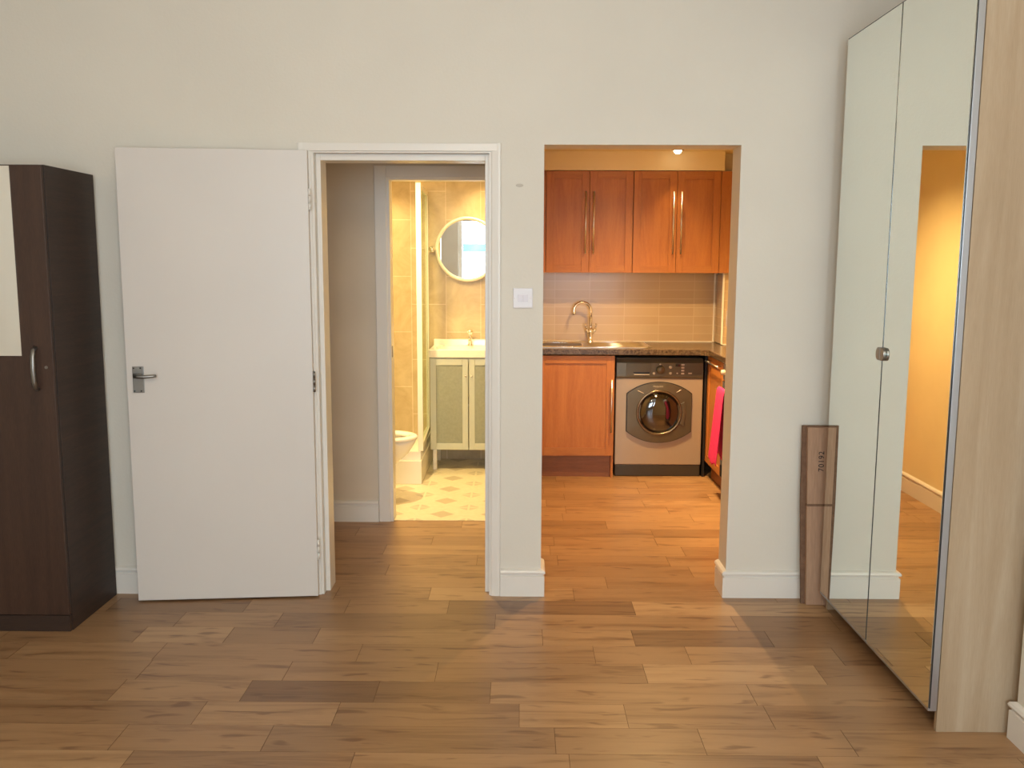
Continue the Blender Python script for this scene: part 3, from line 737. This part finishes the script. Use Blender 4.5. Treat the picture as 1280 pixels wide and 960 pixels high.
# towel folded over the handle
m = MB(); rows = []
prof = [(.020, .26), (.017, .45), (.016, .60), (.0155, .70), (.010, .725), (0, .7315), (-.010, .725), (-.0155, .70), (-.017, .60), (-.021, .45), (-.026, .32), (-.030, .235)]
ny = 24
for i, (dx, z) in enumerate(prof):
    row = []
    for k in range(ny+1):
        u = k/ny; spread = 1.0+max(0, .70-z)*.55
        y = 5.575+(u-.5)*.20*spread+max(0, .70-z)*.16
        wv = math.sin(u*math.pi*5.0+.6)*.0105*min(1, max(0, (.72-z))*3.5)
        row.append(m.bm.verts.new((hxx+dx*1.0-abs(wv)*(1 if dx < 0 else -.25), y, z+(.012*math.sin(u*9) if i in (0, 11) else 0))))
    rows.append(row)
for a, b in zip(rows, rows[1:]):
    for k in range(ny):
        f = m.bm.faces.new((a[k], a[k+1], b[k+1], b[k])); f.smooth = True
tw = obj('towel', m, 'pink'); setp(tw, 'bright pink towel hanging over the oven handle', 'towel')
md = tw.modifiers.new('thick', 'SOLIDIFY'); md.thickness = .004; md.offset = 1
md = tw.modifiers.new('sub', 'SUBSURF'); md.levels = 1; md.render_levels = 1
# socket on the boxed corner
r = root('wall_socket', (1.55, 6.545, 1.10), 'small chrome fused switch on the tiled boxed corner above the worktop', 'socket')
obj('socket_plate', MB().box(1.500, 1.572, 6.536, 6.545, 1.055, 1.17, .003), 'steel', r)
obj('rocker', MB().box(1.515, 1.53, 6.531, 6.536, 1.125, 1.15, .001), 'plastic', r)

# recessed ceiling spots
def downlight(loc, label, cat, power, angle=150, group='recessed ceiling spotlights', name='recessed_spotlight', col=WARM, tilt=(0, 0, 0)):
    r = root(name, loc, label, cat, group)
    x, y, z = loc
    obj('bezel', MB().lathe([(.030, .0), (.046, .0), (.046, -.006), (.040, -.014), (.031, -.013), (.030, .0)], loc, 'z', 32), 'chrome', r)
    obj('bulb', MB().lathe([(0, -.034), (.014, -.032), (.024, -.024), (.0295, -.010), (.0298, .0)], loc, 'z', 24), 'bulb', r)
    l = spot_lamp('lamp_light', (0, 0, -.045), power, col, angle, 1.0, .03); l.parent = r; l.rotation_euler = tilt
    return r
downlight((1.08, 6.34, KZ), 'glowing recessed spotlight in the kitchen ceiling, above the right wall cabinet', 'spotlight', 14, 70)
downlight((.72, 5.5, KZ), 'recessed kitchen spotlight near the wall shown in the tall mirror', 'spotlight', 230, 92, tilt=(0, math.radians(-33), 0))
downlight((.86, 5.42, KZ), 'recessed kitchen spotlight over the middle of the kitchen floor', 'spotlight', 150, 150)
BWARM = (1.0, 0.74, 0.36)
downlight((-.76, 5.42, KZ), 'recessed bathroom spotlight straight above the toilet', 'spotlight', 140, 172, col=BWARM)
downlight((-.25, 6.56, KZ), 'recessed bathroom spotlight above the washbasin', 'spotlight', 34, 110, col=BWARM)
downlight((-1.02, 6.50, KZ), 'recessed bathroom spotlight above the shower', 'spotlight', 34, 110, col=BWARM)

# added ceiling lamp, unseen above the camera, to warm the upper walls
r = root('added_ceiling_lamp', (-.2, .6, CZ), 'added round white glass lamp, unseen, warming the upper walls', 'ceiling lamp')
obj('added_lamp_base', MB().lathe([(0, 0), (.17, 0), (.17, -.02), (.155, -.03), (0, -.03)], (-.2, .6, CZ), 'z', 40), 'plastic', r)
obj('added_lamp_shade', MB().lathe([(.155, -.03), (.15, -.06), (.11, -.09), (.05, -.105), (0, -.108)], (-.2, .6, CZ), 'z', 40), 'bulb', r)
pl_ = bpy.data.lights.new('lamp_light', 'POINT'); pl_.energy = ADDED_ROOM_LAMP; pl_.color = (1.0, .80, .56); pl_.shadow_soft_size = .14
po = bpy.data.objects.new('lamp_light', pl_); COL.objects.link(po); po.parent = r; po.location = (0, 0, -.30)

# ------------------------------------------------------------------ bathroom
# vanity
vx0, vx1, vy = -.648, -.084, 6.40
vm = -.369
r = root('vanity_cabinet', ((vx0+vx1)/2, 6.6, 0), 'pale green grey vanity cabinet with frosted glass doors under the basin', 'bathroom cabinet')
m = MB().box(vx0, vx0+.016, vy+.018, KB-.003, .155, .828).box(vx1-.016, vx1, vy+.018, KB-.003, .155, .828).box(vx0+.016, vx1-.016, vy+.018, KB-.003, .155, .171).box(vx0+.016, vx1-.016, vy+.018, KB-.003, .80, .828).box(vx0+.016, vx1-.016, KB-.015, KB-.003, .171, .80)
obj('carcass', m, 'vanity', r)
obj('shelf', MB().box(vx0+.016, vx1-.016, vy+.03, KB-.015, .475, .49), 'acrylic', r)
for (a, b, hs) in ((vx0+.002, vm-.003, 1), (vm+.003, vx1-.002, -1)):
    d = obj('door', MB().box(a, a+.042, vy, vy+.016, .157, .824, .002).box(b-.042, b, vy, vy+.016, .157, .824, .002).box(a+.042, b-.042, vy, vy+.016, .157, .205, .002).box(a+.042, b-.042, vy, vy+.016, .776, .824, .002), 'vanity', r)
    setp(obj('frosted_pane', MB().box(a+.040, b-.040, vy+.005, vy+.010, .203, .778), 'frostpane', d), 'frosted glass')
    hx = (b-.018) if hs > 0 else (a+.018)
    obj('knob', MB().lathe([(0, -.022), (.007, -.021), (.008, -.014), (.004, -.010), (.004, 0)], (hx, vy, .70), 'y', 14), 'chrome', d)
for lx in (vx0+.03, vx1-.03):
    for ly in (vy+.04, KB-.04):
        obj('leg', MB().box(lx-.014, lx+.014, ly-.014, ly+.014, 0.002, .156, .003), 'acrylic', r)
# basin
r = root('washbasin', ((vx0+vx1)/2, 6.6, .828), 'white ceramic washbasin on the vanity cabinet', 'basin')
m = MB()
bx0, bx1, byf, byb = vx0-.008, vx1+.006, vy-.012, KB-.002
# slab with a sunk bowl: rings from the outer edge inward
def rr(x0, x1, y0, y1, z, rad, n=8):
    pts = []
    for (cx_, cy_, a0) in ((x1-rad, y1-rad, 0), (x0+rad, y1-rad, math.pi/2), (x0+rad, y0+rad, math.pi), (x1-rad, y0+rad, 1.5*math.pi)):
        for k in range(n+1):
            a = a0+math.pi/2*k/n; pts.append((cx_+rad*math.cos(a), cy_+rad*math.sin(a), z))
    return pts
rings = [rr(bx0+.01, bx1-.01, byf+.01, byb, .830, .015), rr(bx0, bx1, byf, byb, .835, .015), rr(bx0, bx1, byf, byb, .884, .015), rr(bx0+.006, bx1-.006, byf+.006, byb-.004, .890, .015),
         rr(bx0+.035, bx1-.035, byf+.035, byb-.10, .888, .03), rr(bx0+.055, bx1-.055, byf+.055, byb-.12, .866, .05), rr(bx0+.11, bx1-.11, byf+.10, byb-.15, .845, .06)]
prev = None
for rg in rings:
    vv = [m.bm.verts.new(p) for p in rg]
    if prev:
        for i in range(len(vv)):
            j = (i+1) % len(vv); f = m.bm.faces.new((prev[i], prev[j], vv[j], vv[i])); f.smooth = False
    else: m.bm.faces.new(vv[::-1])
    prev = vv
m.bm.faces.new(prev)
obj('bowl', m, 'ceramic', r)
obj('upstand', MB().prism([(byb-.03, .886), (byb-.026, .925), (byb-.018, .933), (byb, .933), (byb, .886)], 'x', bx0+.004, bx1-.004, .002), 'ceramic', r)
# basin tap
bx = -.375
r = root('basin_tap', (bx, 6.735, .890), 'small chrome tap with a cross head on the washbasin', 'tap')
obj('body', MB().lathe([(0, 0), (.022, 0), (.022, .005), (.013, .012), (.012, .05), (.016, .06), (.012, .075), (0, .078)], (bx, 6.728, .890), 'z', 24), 'chrome', r)
obj('spout', MB().tube([(bx, 6.728, .93), (bx, 6.69, .943), (bx, 6.65, .938), (bx, 6.635, .925)], [.010, .010, .009, .0095], 14), 'chrome', r)
m = MB().lathe([(0, .074), (.009, .075), (.011, .085), (.018, .095), (.020, .108), (.014, .118), (0, .121)], (bx, 6.728, .890), 'z', 20)
for a in range(4): m.cyl((bx, 6.728, .99), (bx+.024*math.cos(a*math.pi/2+.4), 6.728+.024*math.sin(a*math.pi/2+.4), .992), .005, 10)
obj('cross_head', m, 'chrome', r)
# round mirror
cx, cy, cz = -.395, 6.755, 1.607
r = root('round_mirror', (cx, cy, cz), 'round white framed pivoting mirror above the washbasin', 'mirror')
pts = [(cx+.228*math.cos(2*math.pi*k/64), cy, cz+.228*math.sin(2*math.pi*k/64)) for k in range(64)]
fr = MB().tube(pts, .0135, 12, True)
obj('frame', fr, 'acrylic', r)
obj('mirror_glass', MB().prism([(cx+.2195*math.cos(2*math.pi*k/64), cz+.2195*math.sin(2*math.pi*k/64)) for k in range(64)], 'y', cy-.003, cy+.006), 'mirror2', r)
for s_ in (-1, 1):
    x = cx+s_*.252
    m = MB().lathe([(0, -.034), (.014, -.032), (.024, -.022), (.0245, -.008), (.014, 0), (.009, .028), (.02, .036), (.022, .044)], (x+s_*.012, cy, cz), 'y', 24)
    m.cyl((x-s_*.012, cy, cz), (x+s_*.012, cy, cz), .006, 10)
    obj('bracket', m, 'chrome', r)

# shower tray and screen
r = root('shower_tray', (-1.0, 6.4, 0), 'white raised shower tray on a boxed step in the rear left corner', 'shower tray')
m = MB().box(BL+.002, -.668, 5.985, KB-.003, .002, .165, .004)
obj('plinth', m, 'acrylic', r)
m = MB().box(BL+.002, -.735, 6.01, 6.06, .166, .225).box(-.735, -.676, 6.01, KB-.003, .166, .225).box(BL+.002, -.735, 6.06, KB-.003, .166, .185, .002)
obj('tray', m, 'ceramic', r)
r = root('shower_screen', (-.69, 6.4, .226), 'framed glass shower screen standing on the shower tray', 'shower screen')
def skew(m, x0, x1, y0, y1, z0, z1):
    """box whose ends follow the slightly turned line of the screen"""
    o = lambda y: -.022*(y-6.03)/.75
    return m.prism([(x0+o(y0), y0), (x1+o(y0), y0), (x1+o(y1), y1), (x0+o(y1), y1)], 'z', z0, z1, .002)
m = MB(); skew(m, -.694, -.660, 6.02, 6.042, .227, 2.03); skew(m, -.690, -.668, KB-.03, KB-.004, .227, 2.03)
skew(m, -.692, -.666, 6.042, KB-.03, .227, .262); skew(m, -.692, -.666, 6.042, KB-.03, 1.998, 2.03)
obj('frame', m, 'acrylic', r)
m = MB(); skew(m, -.682, -.676, 6.042, KB-.03, .262, 1.998); obj('glass', m, 'screen', r)

# toilet: side on, bowl pointing right
txr, tyc = -.650, 5.60
r = root('toilet', (-1.0, tyc, 0), 'white toilet facing right with its seat down, in front of the shower tray', 'toilet')
def egg(x0, x1, hw, z, n=40, p=1.0):
    """egg outline, pointed end at x1"""
    pts = []
    cx_ = x0+(x1-x0)*.42
    for k in range(n):
        a = 2*math.pi*k/n; c_, s_ = math.cos(a), math.sin(a)
        L_ = (x1-cx_) if c_ > 0 else (cx_-x0)
        pts.append((cx_+L_*c_, tyc+hw*s_, z))
    return pts
def loft(m, rings, cap0=True, cap1=True):
    prev = None; first = None
    for rg in rings:
        vv = [m.bm.verts.new(p) for p in rg]
        if prev:
            for i in range(len(vv)):
                j = (i+1) % len(vv); f = m.bm.faces.new((prev[i], prev[j], vv[j], vv[i])); f.smooth = True
        else: first = vv
        prev = vv
    if cap0: m.bm.faces.new(first[::-1])
    if cap1: m.bm.faces.new(prev)
m = MB()
loft(m, [egg(-1.16, -.86, .11, .002), egg(-1.15, -.87, .10, .05), egg(-1.14, -.87, .095, .14), egg(-1.13, -.80, .115, .22), egg(-1.13, -.71, .155, .30), egg(-1.13, -.665, .178, .37), egg(-1.13, -.655, .182, .395),
         egg(-1.08, -.70, .135, .395), egg(-1.06, -.73, .115, .34), egg(-1.0, -.80, .06, .26)])
obj('bowl', m, 'ceramic', r)
m = MB()
o1, i1 = egg(-1.14, txr, .186, .398), egg(-1.07, txr-.065, .118, .398)
def up(l, z): return [(p[0], p[1], z) for p in l]
rg = [o1, up(egg(-1.143, txr+.003, .189, 0), .406), up(egg(-1.14, txr, .184, 0), .416), up(egg(-1.13, txr-.012, .172, 0), .421), up(egg(-1.085, txr-.05, .13, 0), .418), up(egg(-1.075, txr-.06, .12, 0), .408), i1, o1]
prev = None; first = None
for q in rg[:-1]:
    vv = [m.bm.verts.new(p) for p in q]
    if prev:
        for i in range(len(vv)):
            j = (i+1) % len(vv); f = m.bm.faces.new((prev[i], prev[j], vv[j], vv[i])); f.smooth = True
    else: first = vv
    prev = vv
for i in range(len(first)):
    j = (i+1) % len(first); m.bm.faces.new((prev[i], prev[j], first[j], first[i]))
obj('seat', m, 'ceramic', r)
m = MB(); lidp = egg(-.22, .22, .18, 0)
m.prism([(tyc+.18*math.cos(2*math.pi*k/32), .66+.235*math.sin(2*math.pi*k/32)) for k in range(32)], 'x', -1.165, -1.148, .004)
obj('lid', m, 'ceramic', r)
obj('cistern', MB().box(BL+.004, -1.17, tyc-.19, tyc+.19, .38, .76, .02, 3).box(BL+.004, -1.16, tyc-.12, tyc+.12, .30, .385, .01), 'ceramic', r)
obj('cistern_lid', MB().box(BL+.003, -1.166, tyc-.195, tyc+.195, .761, .79, .01, 3), 'ceramic', r)
obj('flush_button', MB().lathe([(0, .006), (.018, .005), (.02, 0)], (-1.25, tyc, .79), 'z', 20), 'chrome', r)
